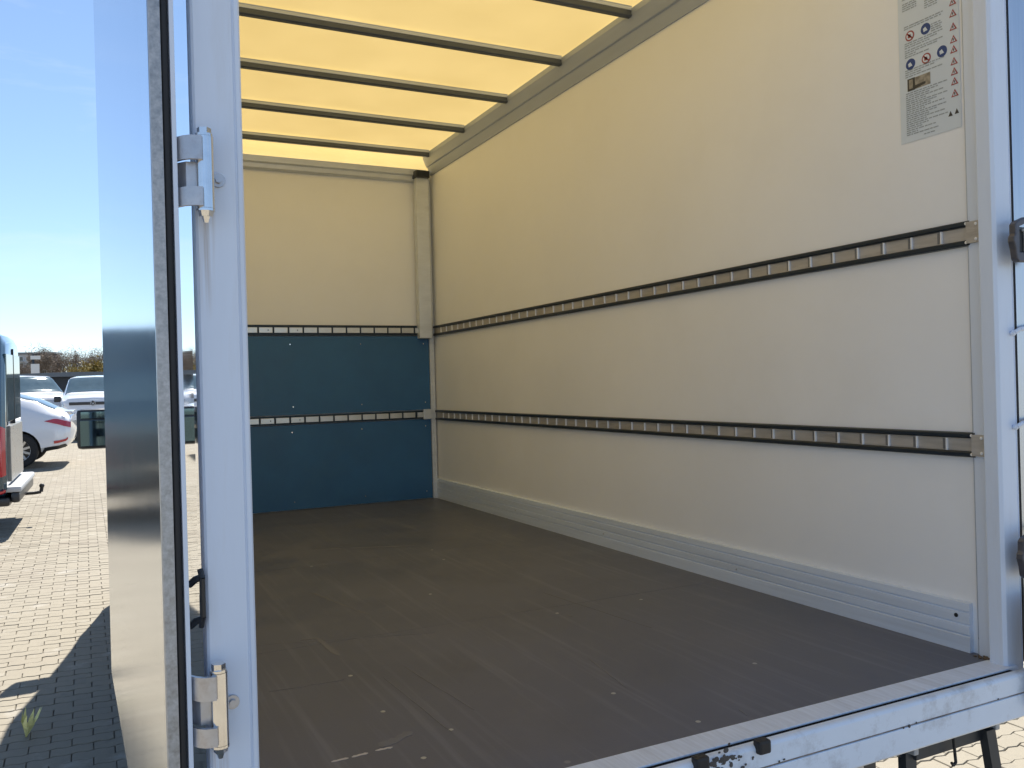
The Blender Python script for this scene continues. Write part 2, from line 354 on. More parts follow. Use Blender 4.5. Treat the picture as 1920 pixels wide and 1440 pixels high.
# ------------------------------------------------------------------ the box truck
# All its parts are written in metres from the open tail (x right, y into the box, z up, eye height = 0).
O = Vector((1.22, 4.6, -CAM_H))
truck = empty('box_truck', Vector((0, 0, CAM_H)) + ROT@O, (-TILT, 0, 0),
              'white box truck with open rear doors, empty cargo box and yellow translucent roof', 'truck')
def P(mb, name, m, parent=None, **kw):
    """part of the truck, or a sub-part when parent is given"""
    if parent is None: return mb.build(name, M[m], truck, -O, **kw)
    return mb.build(name, M[m], parent, (0, 0, 0), **kw)

XL, XR, YB, YF = .21, 2.249, 5.78, 1.56
ZF, ZT = -.80, 1.60
YFR = 1.50
# floor, walls
fl = P(MB().box((XL-.01, YF+.003, ZF-.05), (XR+.004, YB+.03, ZF-.012)), 'floor', 'black_rubber', smooth=0)
for y0, y1 in ((YF+.003, 2.699), (2.7005, 3.92), (3.9215, 5.14), (5.1415, YB+.03)):
    sh = P(MB().box((XL-.01, y0, ZF-.0118), (XR+.004, y1, ZF)), 'floor_sheet', 'floor', fl, smooth=0)
for x, y in ((.641, 2.058), (.744, 1.869), (.635, 1.758), (.644, 2.359), (1.172, 3.118), (1.462, 3.703), (1.195, 1.874), (1.264, 1.62), (1.659, 1.868), (1.80, 2.62), (1.45, 2.62), (.9, 3.9), (1.5, 3.95)):
    P(MB().cyl((x, y, ZF+.0001), (x, y, ZF+.0008), .0065, .005, n=10), 'screw', 'floor_screw', fl)
def scuff(pts, w, m):
    """a scrape of paint lying on the floor, a hair thick"""
    q = MB(); L_, R2 = [], []
    for k, (x, y) in enumerate(pts):
        a = pts[max(0, k-1)]; b2 = pts[min(len(pts)-1, k+1)]; d_ = Vector((b2[0]-a[0], b2[1]-a[1])); d_.normalize(); ww = w*(.25 if k in (0, len(pts)-1) else random.uniform(.7, 1.2))
        L_.append((x-d_.y*ww, y+d_.x*ww)); R2.append((x+d_.y*ww, y-d_.x*ww))
    q.prism(L_+R2[::-1], 2, ZF+.0002, ZF+.0008); P(q, 'paint_scuff', m, fl, smooth=0)
def run(a, b, n=6, j=.004): return [(a[0]+(b[0]-a[0])*k/n+random.uniform(-j, j)*.3, a[1]+(b[1]-a[1])*k/n+random.uniform(-j, j)) for k in range(n+1)]
for a, b in (((.455, 1.838), (.493, 1.838)), ((.500, 1.839), (.537, 1.842)), ((.555, 1.845), (.594, 1.844))): scuff(run(a, b, 6, .001), .0045, 'scuff_pale')
for a, b, w in (((.651, 2.766), (.664, 2.55), .010), ((.60, 2.775), (.655, 2.768), .006), ((1.287, 2.142), (1.246, 1.889), .0022), ((1.466, 2.584), (1.472, 2.548), .005), ((1.395, 1.631), (1.386, 1.592), .002), ((.57, 1.86), (.66, 1.90), .014), ((.464, 2.795), (1.0, 2.625), .0022), ((.42, 2.345), (.62, 2.337), .002), ((.78, 3.40), (.88, 2.95), .004), ((1.0, 4.3), (1.5, 4.1), .006), ((.72, 2.3), (.74, 1.85), .0016), ((.80, 2.35), (.84, 1.95), .0016), ((1.55, 2.9), (1.62, 2.3), .0018)):
    scuff(run(a, b, 9), w, 'scuff_faint')
P(MB().box((XR, YF+.02, ZF+.0), (XR+.022, YB+.02, ZT)), 'side_wall', 'panel', smooth=0)
P(MB().box((XL-.012, YF+.02, ZF+.0), (XL, YB+.02, ZT)), 'side_wall', 'panel', smooth=0)
P(MB().box((XL+.001, YB, ZF-.002), (XR-.001, YB+.022, 1.515)), 'front_wall', 'panel', smooth=0)
P(MB().box((XR+.0225, YF+.1, ZF-.1), (XR+.030, YB+.05, ZT+.02)), 'outer_skin', 'panel_outer', smooth=0)
P(MB().box((XL-.0165, 2.0, ZF-.1), (XL-.0125, YB+.05, ZT+.02)), 'outer_skin', 'panel_outer', smooth=0)
P(MB().box((XL-.016, YB+.024, ZF-.1), (XR+.03, YB+.032, 1.515)), 'outer_skin', 'panel_outer', smooth=0)
# polished corner profile left of the left post
c = MB(); c.prism([(.1725, 1.505), (.1825, 1.70), (.1935, 1.998), (.197, 1.998), (.190, 1.505)], 2, ZF-.1, ZT+.02)
P(c, 'corner_profile', 'polished', smooth=0)
# kick boards of the front wall with their screws
for z0, z1, zs in ((-.168, .352, ((.298, (1.226, 1.705, 2.162)), (-.116, (1.236, 1.703, 2.166)))), (-.795, -.236, ((-.284, (1.224, 1.698, 2.162)), (-.745, (1.229, 1.711, 2.158))))):
    kb = P(MB().box((XL+.01, 5.758, z0), (2.203, YB-.001, z1)), 'kick_board', 'kick_board', smooth=0)
    for z, xs in zs:
        for x in xs + (.75, .28): P(MB().cyl((x, 5.759, z), (x, 5.7555, z), .0055, .004, n=10), 'screw', 'chrome', kb)
# aluminium kick profile along both walls
def skirt(x, s):
    pr = [(0, -.80), (-.016, -.80), (-.016, -.757), (-.012, -.753), (-.017, -.749), (-.017, -.726), (-.0125, -.7235), (-.0125, -.7205), (-.017, -.718), (-.017, -.690), (-.0125, -.6875), (-.0125, -.6845), (-.017, -.682), (-.015, -.661), (0, -.659)]
    return MB().prism([(x+s*a, z) for a, z in pr], 1, 1.625, 5.755)
sk = P(skirt(XR-.0005, 1), 'kick_profile', 'alu_skirt', smooth=0)
P(MB().cyl((XR-.017, 1.665, -.7), (XR-.0195, 1.665, -.7), .006, n=10), 'screw', 'black_rubber', sk)
for yy in (2.6, 3.55, 4.5): P(MB().cyl((XR-.017, yy, -.738), (XR-.0195, yy, -.738), .0035, n=8), 'screw', 'hinge_zinc', sk)
P(skirt(XL+.0005, -1), 'kick_profile', 'alu_skirt', smooth=0)

# lashing rails on the side walls
def lip_mesh():
    q = MB(); q.box((-.0075, -.0016, -.0235), (0, .0022, .0235), .0006)
    bmesh.ops.recalc_face_normals(q.bm, faces=q.bm.faces); me = bpy.data.meshes.new('slot_lip'); q.bm.to_mesh(me); q.bm.free(); me.materials.append(M['slot_lip']); return me
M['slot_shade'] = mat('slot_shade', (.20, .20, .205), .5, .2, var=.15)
LIP = lip_mesh()
def side_rail(x, s, zc, seen):
    fl = MB()
    for a, b2 in ((.0185+.0, .0355), (-.0355, -.0185)):
        fl.prism([(x, zc+a), (x-s*.014, zc+a+.001), (x-s*.017, zc+a+.004), (x-s*.017, zc+b2-.004), (x-s*.014, zc+b2-.001), (x, zc+b2)], 1, 1.595, 5.74)
    r_ = P(fl, 'lashing_rail', 'rail_black', smooth=0)
    P(MB().box((min(x, x-s*.006), 1.60, zc-.0183), (max(x, x-s*.006), 5.739, zc+.0183)), 'rail_web', 'rail_web', r_, smooth=0)
    if not seen: return r_
    y = 1.685
    while y < 5.7:
        o = bpy.data.objects.new('slot_lip', LIP); COL.objects.link(o); o.parent = r_; o.location = (x-s*.0063, y, zc); o.scale = (s, 1, .76)
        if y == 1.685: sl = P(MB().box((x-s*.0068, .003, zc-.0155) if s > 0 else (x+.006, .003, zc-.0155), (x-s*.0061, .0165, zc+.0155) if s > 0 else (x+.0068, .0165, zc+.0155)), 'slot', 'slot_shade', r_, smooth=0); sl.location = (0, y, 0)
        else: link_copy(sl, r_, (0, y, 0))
        y += .1005
    ep = P(MB().box((x-.0215, 1.5595, zc-.030), (x-.0185, 1.6, zc+.030)).box((x-.0185, 1.5745, zc-.030), (x-.0005, 1.5945, zc+.030)), 'end_plate', 'rail_web', r_, smooth=0)
    for yy in (1.603, 1.5705):
        for dz in (-.0265 if yy > 1.6 else -.021, .0265 if yy > 1.6 else .021):
            xx = x-.0172 if yy > 1.6 else x-.0214
            P(MB().sphere((xx, yy, zc+dz), .0046, (.6, 1, 1), 8), 'rivet', 'slot_lip', r_)
    return r_
side_rail(XR-.0006, 1, .388, True); side_rail(XR-.0006, 1, -.2085, True)
side_rail(XL+.0006, -1, .388, False); side_rail(XL+.0006, -1, -.2085, False)
# lashing rails on the front wall: dark channel, pale web pieces between the slots
for zc, h, xe in ((.391, .035, 2.12), (-.203, .029, 2.155)):
    r_ = P(MB().box((XL+.02, 5.752, zc-h), (xe, YB-.0015, zc+h)), 'lashing_rail', 'rail_black', smooth=0)
    x = 2.095 if zc > 0 else 2.09
    first = None
    while x > XL+.1:
        if first is None:
            first = P(MB().box((-.0925, 5.745, zc-.0175), (-.007, 5.7515, zc+.0175), .001), 'web_plate', 'rail_web_back', r_, smooth=0); first.location = (x, 0, 0)
        else: link_copy(first, r_, (x, 0, 0))
        x -= .0975
    P(MB().box((2.10, 5.745, zc-.0175), (xe, 5.7515, zc+.0175)), 'web_plate', 'rail_web_back', r_, smooth=0)
    for xx in (1.32, 1.13): P(MB().cyl((xx-.045, 5.7455, zc), (xx-.045, 5.7435, zc), .004, n=8), 'rivet', 'rail_black', r_)
P(MB().box((2.145, 5.735, -.236), (2.207, 5.757, -.166), .003), 'end_bracket', 'alu', smooth=0)
# front corner: wide cover above, slim angle below, dark bracket at the top
P(MB().prism([(2.118, 5.735), (2.118, 5.70), (2.205, 5.695), (2.218, 5.705), (2.218, 5.757), (2.118, 5.757)], 2, .335, 1.46), 'corner_post', 'alu', smooth=0, bevel=.002)
P(MB().prism([(2.2045, 5.757), (2.2045, 5.745), (2.238, 5.745), (2.238, 5.757)], 2, ZF+.001, 1.46), 'corner_angle', 'alu', smooth=0)
P(MB().box((2.108, 5.67, 1.459), (2.212, 5.757, 1.508), .006), 'corner_bracket', 'black_plastic', smooth=0)

# roof rails, front beam, bows, translucent skin
pr = [(2.249, 1.492), (2.243, 1.492), (2.224, 1.545), (2.221, 1.549), (2.2175, 1.549), (2.214, 1.553), (2.192, 1.606), (2.190, 1.630), (2.249, 1.630)]
P(MB().prism([(a-.001, z) for a, z in pr], 1, 1.57, 5.745), 'roof_rail', 'alu_rail', smooth=0)
P(MB().prism([(XL+2.249-a+.001, z) for a, z in pr], 1, 1.57, 5.745), 'roof_rail', 'alu_rail', smooth=0)
P(MB().prism([(5.7795, 1.440), (5.762, 1.440), (5.748, 1.452), (5.742, 1.478), (5.722, 1.486), (5.716, 1.522), (5.7795, 1.526)], 0, XL+.03, 2.205), 'front_beam', 'alu', smooth=0)
bow = None
for k in range(9):
    y = 5.635-k*.6195
    if y < 1.7: break
    if bow is None:
        bow = P(MB().prism([(-.024, 1.6385), (-.021, 1.634), (-.0195, 1.621), (.0195, 1.621), (.021, 1.634), (.024, 1.6385)], 0, XL+.055, 2.191), 'roof_bow', 'bow', smooth=0, bevel=.0015)
        bow.location = -O+Vector((0, y, 0))
        bch = P(MB().prism([(-.018, 1.6205), (-.0165, 1.6), (-.011, 1.595), (.011, 1.595), (.0165, 1.6), (.018, 1.6205)], 0, XL+.054, 2.1925), 'bow_shade_band', 'bow_shaded', bow, smooth=0)  # solid dark band standing in for the shaded hollow under the bow
    else:
        b2 = link_copy(bow, truck, -O+Vector((0, y, 0))); link_copy(bch, b2)
rs = MB()
nx, ny = 8, 24
for i in range(nx):
    for j in range(ny):
        q = []
        for (a, b2) in ((i, j), (i+1, j), (i+1, j+1), (i, j+1)):
            x = XL-.01+(XR+.02-XL)*a/nx; y = 1.52+(5.72-1.52)*min(b2, ny-4)/(ny-4); z = 1.641+.012*math.sin(math.pi*a/nx)
            if b2 > ny-4: t_ = (b2-ny+4)/4*math.pi/2; y = 5.72+.075*math.sin(t_); z = z-.118*(1-math.cos(t_))
            q.append((x, y, z))
        rs.poly(q)
bmesh.ops.remove_doubles(rs.bm, verts=rs.bm.verts, dist=1e-4)
P(rs, 'roof_skin', 'roof_skin')

# rear frame
prL = [(.1715, YFR+.004), (.1755, YFR), (.236, YFR), (.2375, YFR+.003), (.2395, YFR+.003), (.241, YFR), (.247, YFR), (.250, YFR+.004), (.250, YFR+.055), (.1715, YFR+.055)]
P(MB().prism(prL, 2, -.915, 1.84), 'rear_post', 'post_paint', smooth=0)
prR = [(2.205, YFR+.008), (2.213, YFR), (2.272, YFR), (2.2735, YFR+.004), (2.276, YFR+.004), (2.278, YFR), (2.283, YFR+.004), (2.283, YFR+.1), (2.236, YFR+.1), (2.236, YFR+.062), (2.205, YFR+.047)]
P(MB().prism(prR, 2, -.855, 1.84), 'rear_post', 'white_paint', smooth=0, bevel=.0015)
P(MB().box((2.2415, 1.566, ZF+.001), (2.2485, 1.606, 1.62)), 'wall_trim', 'alu_rail', smooth=0)
P(MB().box((.251, YFR+.002, 1.56), (2.204, YFR+.06, 1.838), .004), 'rear_header', 'white_paint', smooth=0)
# sill: checker-worn plate, gap filled with a strip coloured as its shade, two-part white bumper beam
P(MB().box((.2505, 1.4875, ZF-.03), (2.2405, 1.5615, ZF+.002), .0015), 'sill_plate', 'sill_metal', smooth=0)
P(MB().box((.172, 1.4755, ZF-.04), (2.2, 1.487, ZF-.002)), 'gap_shade_strip', 'gap_shade', smooth=0)
P(MB().prism([(1.452, -.808), (1.456, -.802), (1.462, -.800), (1.475, -.800), (1.475, -.8515), (1.453, -.8515)], 0, .172, 2.262), 'bumper_beam', 'sill_paint', smooth=0, bevel=.0015)
P(MB().box((.172, 1.4545, -.8545), (2.262, 1.475, -.8517)), 'beam_joint', 'joint_rust', smooth=0)
P(MB().prism([(1.4505, -.8547), (1.475, -.8547), (1.475, -.918), (1.456, -.918), (1.450, -.912)], 0, .172, 2.262), 'bumper_beam', 'sill_paint', smooth=0, bevel=.0015)
P(MB().box((2.2625, 1.458, -.918), (2.284, 1.56, -.842), .004), 'beam_end', 'white_paint', smooth=0)
for x in (1.303, 1.135, .7):
    bf = P(MB().box((x-.017, 1.438, -.818), (x+.016, 1.462, -.788), .006), 'rubber_buffer', 'black_rubber', smooth=0)
# rust bites and grime on the sill edge
rg = MB()
for k in range(48):
    x = random.gauss(1.205, .03) if k < 44 else random.uniform(1.0, 2.2); z = random.gauss(-.815, .012) if k < 44 else random.gauss(-.848, .004)
    s = random.uniform(.0015, .0065) if k < 44 else random.uniform(.001, .003)
    rg.sphere((x, 1.4512, z), s, (random.uniform(.8, 1.8), .22, random.uniform(.6, 1.3)), 6)
for x, z, s in ((1.765, -.853, .0045), (1.79, -.850, .003), (1.745, -.853, .003)): rg.sphere((x, 1.4508, z), s, (1, .3, 1), 6)
o = P(rg, 'rust_spots', 'grime'); o['kind'] = 'stuff'
# dirt wedge at the foot of the right post
rg = MB()
for k in range(26): rg.sphere((random.uniform(2.215, 2.246), random.uniform(1.562, 1.60), ZF+.002), random.uniform(.002, .006), (1, 1, .5), 6)
o = P(rg, 'dirt_crumbs', 'rust'); o['kind'] = 'stuff'
P(MB().cyl((2.2415, 1.598, -.752), (2.2385, 1.598, -.752), .0045, n=8), 'screw', 'grime')
# rust streaks run below the left hinges: thin stains of their own shape
# hinges
def hinge(x, z, s):
    h = P(MB().cyl((x, 1.468, z-.058), (x, 1.468, z+.058), .0142, n=20), 'hinge', 'chrome')
    P(MB().cyl((x, 1.468, z+.0585), (x, 1.468, z+.0625), .0135, n=16).cyl((x, 1.468, z+.0625), (x, 1.468, z+.072), .0112, n=6), 'hinge_cap', 'chrome', h, smooth=30)
    P(MB().cyl((x, 1.468, z-.0625), (x, 1.468, z-.0585), .0145, n=16).cyl((x, 1.468, z-.071), (x, 1.468, z-.0625), .0105, .0125, n=6).cyl((x, 1.468, z-.081), (x, 1.468, z-.071), .004, .007, n=8), 'hinge_nut', 'chrome', h, smooth=30)
    lf = MB()
    for z0, z1 in ((z+.018, z+.056), (z-.056, z-.026)):
        lf.prism([(x-s*.006, 1.458), (x-s*.022, 1.461), (x-s*.032, 1.470), (x-s*.045, 1.492), (x-s*.048, 1.492), (x-s*.048, 1.486), (x-s*.034, 1.463), (x-s*.024, 1.454), (x-s*.006, 1.450)], 2, z0, z1)
    lf.prism([(x-s*.004, 1.472), (x-s*.028, 1.476), (x-s*.042, 1.494), (x-s*.047, 1.494), (x-s*.047, 1.500), (x-s*.004, 1.488)], 2, z-.026, z+.018)
    P(lf, 'hinge_leaf', 'hinge_zinc', h, smooth=40)
    P(MB().box((x-s*.004 if s > 0 else x-.024, 1.483, z-.045), (x+.024 if s > 0 else x+.004, 1.4995, z+.045), .002) if False else MB().cyl((x+s*.024, 1.4995, z-.004), (x+s*.024, 1.494, z-.004), .0115, n=16).cyl((x+s*.024, 1.494, z-.004), (x+s*.024, 1.488, z-.004), .006, n=6), 'bolt', 'hinge_zinc', h, smooth=30)
    return h
for z in (.354, -.512): hinge(.184, z, 1)
# right-hand hinges: a forked bracket pinned to the post
def hinge_right(z):
    h = P(MB().prism([(2.2065, z-.006), (2.2075, z+.006), (2.213, z+.014), (2.2135, z+.040), (2.222, z+.048), (2.262, z+.062), (2.33, z+.066), (2.33, z+.050), (2.264, z+.046), (2.230, z+.034), (2.229, z-.034), (2.33, z-.034), (2.33, z-.056), (2.226, z-.060), (2.218, z-.052), (2.214, z-.028)], 1, 1.446, 1.466), 'hinge', 'hinge_dark', smooth=0, bevel=.003)
    P(MB().box((2.2295, 1.452, z-.0335), (2.33, 1.462, z+.0335)), 'hinge_pocket', 'black_plastic', h, smooth=0)
    P(MB().cyl((2.2585, 1.446, z-.034), (2.2585, 1.446, z+.022), .0085, n=14).cyl((2.2585, 1.446, z+.022), (2.2585, 1.446, z+.028), .014, n=14), 'hinge_pin', 'pin_bright', h)
    return h
for z in (.346, -.495): hinge_right(z)
# slim white straps between post and right door
for z in (.11, -.145): P(MB().tube([(2.262, 1.488, z-.008), (2.275, 1.482, z), (2.36, 1.480, z+.012)], .0062).sphere((2.262, 1.493, z-.010), .008, (1, 1, 1), 8), 'door_strap', 'white_paint')

# left door folded back along the box side
dx = lambda y: .104-.058*(y-1.48)/.98
def door_face(off, zt):
    pts = [(1.482, -.93), (1.9, -.893), (2.1, -.832), (2.46, -.716), (2.46, zt), (1.482, zt)]
    return [(dx(y)+off, y, z) for y, z in pts]
d = MB()
A = [d.bm.verts.new(p) for p in door_face(0, 1.56)]; B = [d.bm.verts.new(p) for p in door_face(.004, 1.56)]
d.bm.faces.new(A); d.bm.faces.new(B[::-1])
for i in range(6): d.bm.faces.new((A[i], A[(i+1) % 6], B[(i+1) % 6], B[i]))
door = P(d, 'rear_door', 'door_steel', smooth=0); door['label'] = 'left rear door with brushed steel inner face, folded back'
d = MB(); A = [d.bm.verts.new(p) for p in door_face(.0045, 1.555)]; B = [d.bm.verts.new(p) for p in door_face(.033, 1.555)]
d.bm.faces.new(A); d.bm.faces.new(B[::-1])
for i in range(6): d.bm.faces.new((A[i], A[(i+1) % 6], B[(i+1) % 6], B[i]))
P(d, 'door_core', 'white_paint', door, smooth=0)
P(MB().box((.105, 1.470, -.93), (.1225, 1.4815, 1.56), .001), 'edge_profile', 'galv', door, smooth=0)
P(MB().cyl((.1285, 1.476, -.93), (.1285, 1.476, 1.56), .006, n=12), 'door_seal', 'black_rubber', door)
P(MB().box((.1355, 1.468, -.93), (.1425, 1.481, 1.56), .001), 'edge_lip', 'white_paint', door, smooth=0)
# black pull handle between door and side wall
hd = MB().tube([(.163, 1.498, -.290), (.1655, 1.493, -.305), (.1655, 1.493, -.368), (.163, 1.498, -.385)], .0048, 10)
for z in (-.303, -.371): hd.tube([(.1650, 1.494, z), (.156, 1.502, z-.004), (.1475, 1.512, z-.014)], .0058, 10)
P(hd, 'pull_handle', 'black_plastic')
# right door swung wide: inner face turned to the rear
d = MB().prism([(2.296, 1.505), (3.26, 1.30), (3.267, 1.336), (2.303, 1.541)], 2, -.80, 1.56)
door2 = P(d, 'rear_door', 'door_steel_matt', smooth=0); door2['label'] = 'right rear door swung wide open'
P(MB().box((2.287, 1.507, -.80), (2.2945, 1.54, 1.56)), 'door_seal', 'black_rubber', door2, smooth=0)
# tail lamp housing under the right door
tl = P(MB().box((2.203+.0, 1.425, -.892), (2.34, 1.449, -.603), .008), 'tail_lamp', 'black_plastic', smooth=0)
for k, (z0, z1, mm) in enumerate(((-.69, -.63, 'red_lens'), (-.77, -.70, 'red_lens'), (-.85, -.78, 'clear_lens'))): P(MB().box((2.262, 1.419, z0), (2.33, 1.4245, z1), .002), 'lamp_lens', mm, tl, smooth=0)
tl.location = -O+Vector((.008, 0, 0))

# fold-down step and brackets under the sill
st = P(MB().box((1.925, 1.56, -.985), (2.232, 1.60, -.945), .004).box((1.94, 1.575, -1.022), (2.222, 1.585, -.9855)), 'rear_step', 'frame_steel', smooth=0)
for x in (1.905, 2.2325): P(MB().box((x, 1.553, -.995), (x+.018, 1.606, -.94), .004), 'end_cap', 'trim_grey', st, smooth=0)
P(MB().prism([(1.915, -.99), (1.955, -.99), (1.96, -1.5), (1.92, -1.5)], 1, 1.588, 1.613), 'step_leg', 'frame_steel', st, smooth=0)
P(MB().prism([(2.195, -.99), (2.232, -.99), (2.335, -1.5), (2.298, -1.5)], 1, 1.555, 1.580), 'step_leg', 'frame_steel', st, smooth=0)
P(MB().box((1.945, 1.56, -1.48), (2.31, 1.61, -1.45)), 'step_tread', 'frame_steel', st, smooth=0)
P(MB().tube([(2.06, 1.556, -.975), (2.066, 1.556, -1.03), (2.064, 1.553, -1.045), (2.052, 1.552, -1.05), (2.046, 1.552, -1.042)], .004), 'hook', 'black_rubber', st)
P(MB().box((1.70, 1.56, -1.10), (1.775, 1.66, -.922), .006).prism([(1.775, -.925), (1.93, -.945), (1.915, -1.02), (1.885, -.985), (1.83, -.95), (1.775, -1.135)], 1, 1.60, 1.63), 'step_bracket', 'frame_steel', smooth=0)
P(MB().box((1.60, 1.53, -1.06), (1.698, 1.56, -.922), .004), 'mount_plate', 'hinge_zinc', smooth=0)
# chassis rails, cross members, wheels
for x in (.78, 1.58): P(MB().box((x, 1.7, -1.16), (x+.07, 8.3, -.98), .005), 'chassis_rail', 'frame_steel', smooth=0)
for y in (2.2, 3.0, 3.8, 4.6, 5.4): P(MB().box((.2, y, -.92), (2.26, y+.06, -.852)), 'cross_member', 'frame_steel', smooth=0)
def wheel(parent, x, y, z, r, w, axis, spokes=0, rimmat='rim', loc=(0, 0, 0)):
    """tyre part with a rim sub-part; axis is the unit axle direction pointing outwards"""
    a = Vector(axis); c = Vector((x, y, z)); t = MB(); e1 = Vector((0, 0, 1)); e2 = a.cross(e1)
    prof = [(.62, -.5), (.9, -.5), (.985, -.38), (1, -.2), (1, .2), (.985, .38), (.9, .5), (.62, .5)]
    n = 28; rings = [[t.bm.verts.new(c+a*(w*q)+(e1*math.cos(u)+e2*math.sin(u))*r*k) for k, q in prof] for u in [2*math.pi*i/n for i in range(n)]]
    for i in range(n):
        for j in range(len(prof)):
            t.bm.faces.new((rings[i][j], rings[i][(j+1) % 8], rings[(i+1) % n][(j+1) % 8], rings[(i+1) % n][j]))
    wo = t.build('wheel', M['tyre'], parent, loc)
    k = MB(); k.cyl(c-a*w*.3, c+a*w*.18, r*.62, n=24)
    dk = k.build('rim_well', M['black_plastic'], wo)
    s = MB(); s.cyl(c+a*w*.18, c+a*w*.36, r*.14, n=12)
    ns = spokes or 8
    for i in range(ns):
        u = 2*math.pi*i/ns; dvec = e1*math.cos(u)+e2*math.sin(u); tv = e2*math.cos(u)-e1*math.sin(u)
        p0, p1 = c+dvec*r*.1+a*w*.3, c+dvec*r*.63+a*w*.4; hw = r*.055
        vv = [s.bm.verts.new(p) for p in (p0-tv*hw*1.4, p1-tv*hw, p1+tv*hw, p0+tv*hw*1.4)]; s.bm.faces.new(vv)
        vb = [s.bm.verts.new(p-a*w*.15) for p in (p0-tv*hw*1.4, p1-tv*hw, p1+tv*hw, p0+tv*hw*1.4)]
        for q in range(4): s.bm.faces.new((vv[q], vb[q], vb[(q+1) % 4], vv[(q+1) % 4]))
    for i in range(n):
        u0, u1 = 2*math.pi*i/n, 2*math.pi*(i+1)/n
        q = []
        for u, kk, ww in ((u0, .60, .38), (u1, .60, .38), (u1, .69, .46), (u0, .69, .46)): q.append(c+a*w*ww+(e1*math.cos(u)+e2*math.sin(u))*r*kk)
        s.poly(q)
    s.build('rim', M[rimmat], wo)
    return wo
for (x, y, ax) in ((.42, 4.3, (-1, 0, 0)), (2.03, 4.3, (1, 0, 0)), (.42, 7.8, (-1, 0, 0)), (2.03, 7.8, (1, 0, 0))):
    wheel(truck, x, y, -1.9+.34-.0175*y+.0175*0+.017*y*2-.0, .34, .22, ax, loc=-O)
for y in (4.3, 7.8): P(MB().cyl((.45, y, -1.9+.34+.0175*y), (2.0, y, -1.9+.34+.0175*y), .05), 'axle', 'frame_steel')

# generic lofted vehicle body: sections along +x (forward); each (x, zb, wb, zw, ww, zs, ws, zr, wr)
def ring(s):
    x, zb, wb, zw, ww, zs, ws, zr, wr = s
    h = [(0, zb), (wb, zb), (ww*.99, zb+.09), (ww, zw), (ws, zs), ((ws+wr)/2+.025, (zs+zr)/2), (wr, zr-.075), (wr-.05, zr-.025), (wr-.16, zr), (0, zr+.02)]
    return [Vector((x, y, z)) for y, z in h] + [Vector((x, -y, z)) for y, z in h[-2:0:-1]]
def lerp_sections(S, n=5):
    out = []
    for i in range(len(S)-1):
        p0 = S[max(0, i-1)]; p1 = S[i]; p2 = S[i+1]; p3 = S[min(len(S)-1, i+2)]
        for k in range(n):
            t = k/n
            out.append(tuple(p1[j]+(p2[j]-p1[j])*t if j == 0 else
                             (lambda a: a)(p1[j]+(p2[j]-p1[j])*(t*t*(3-2*t)*.35+t*.65)) for j in range(9)))
    out.append(S[-1]); return out
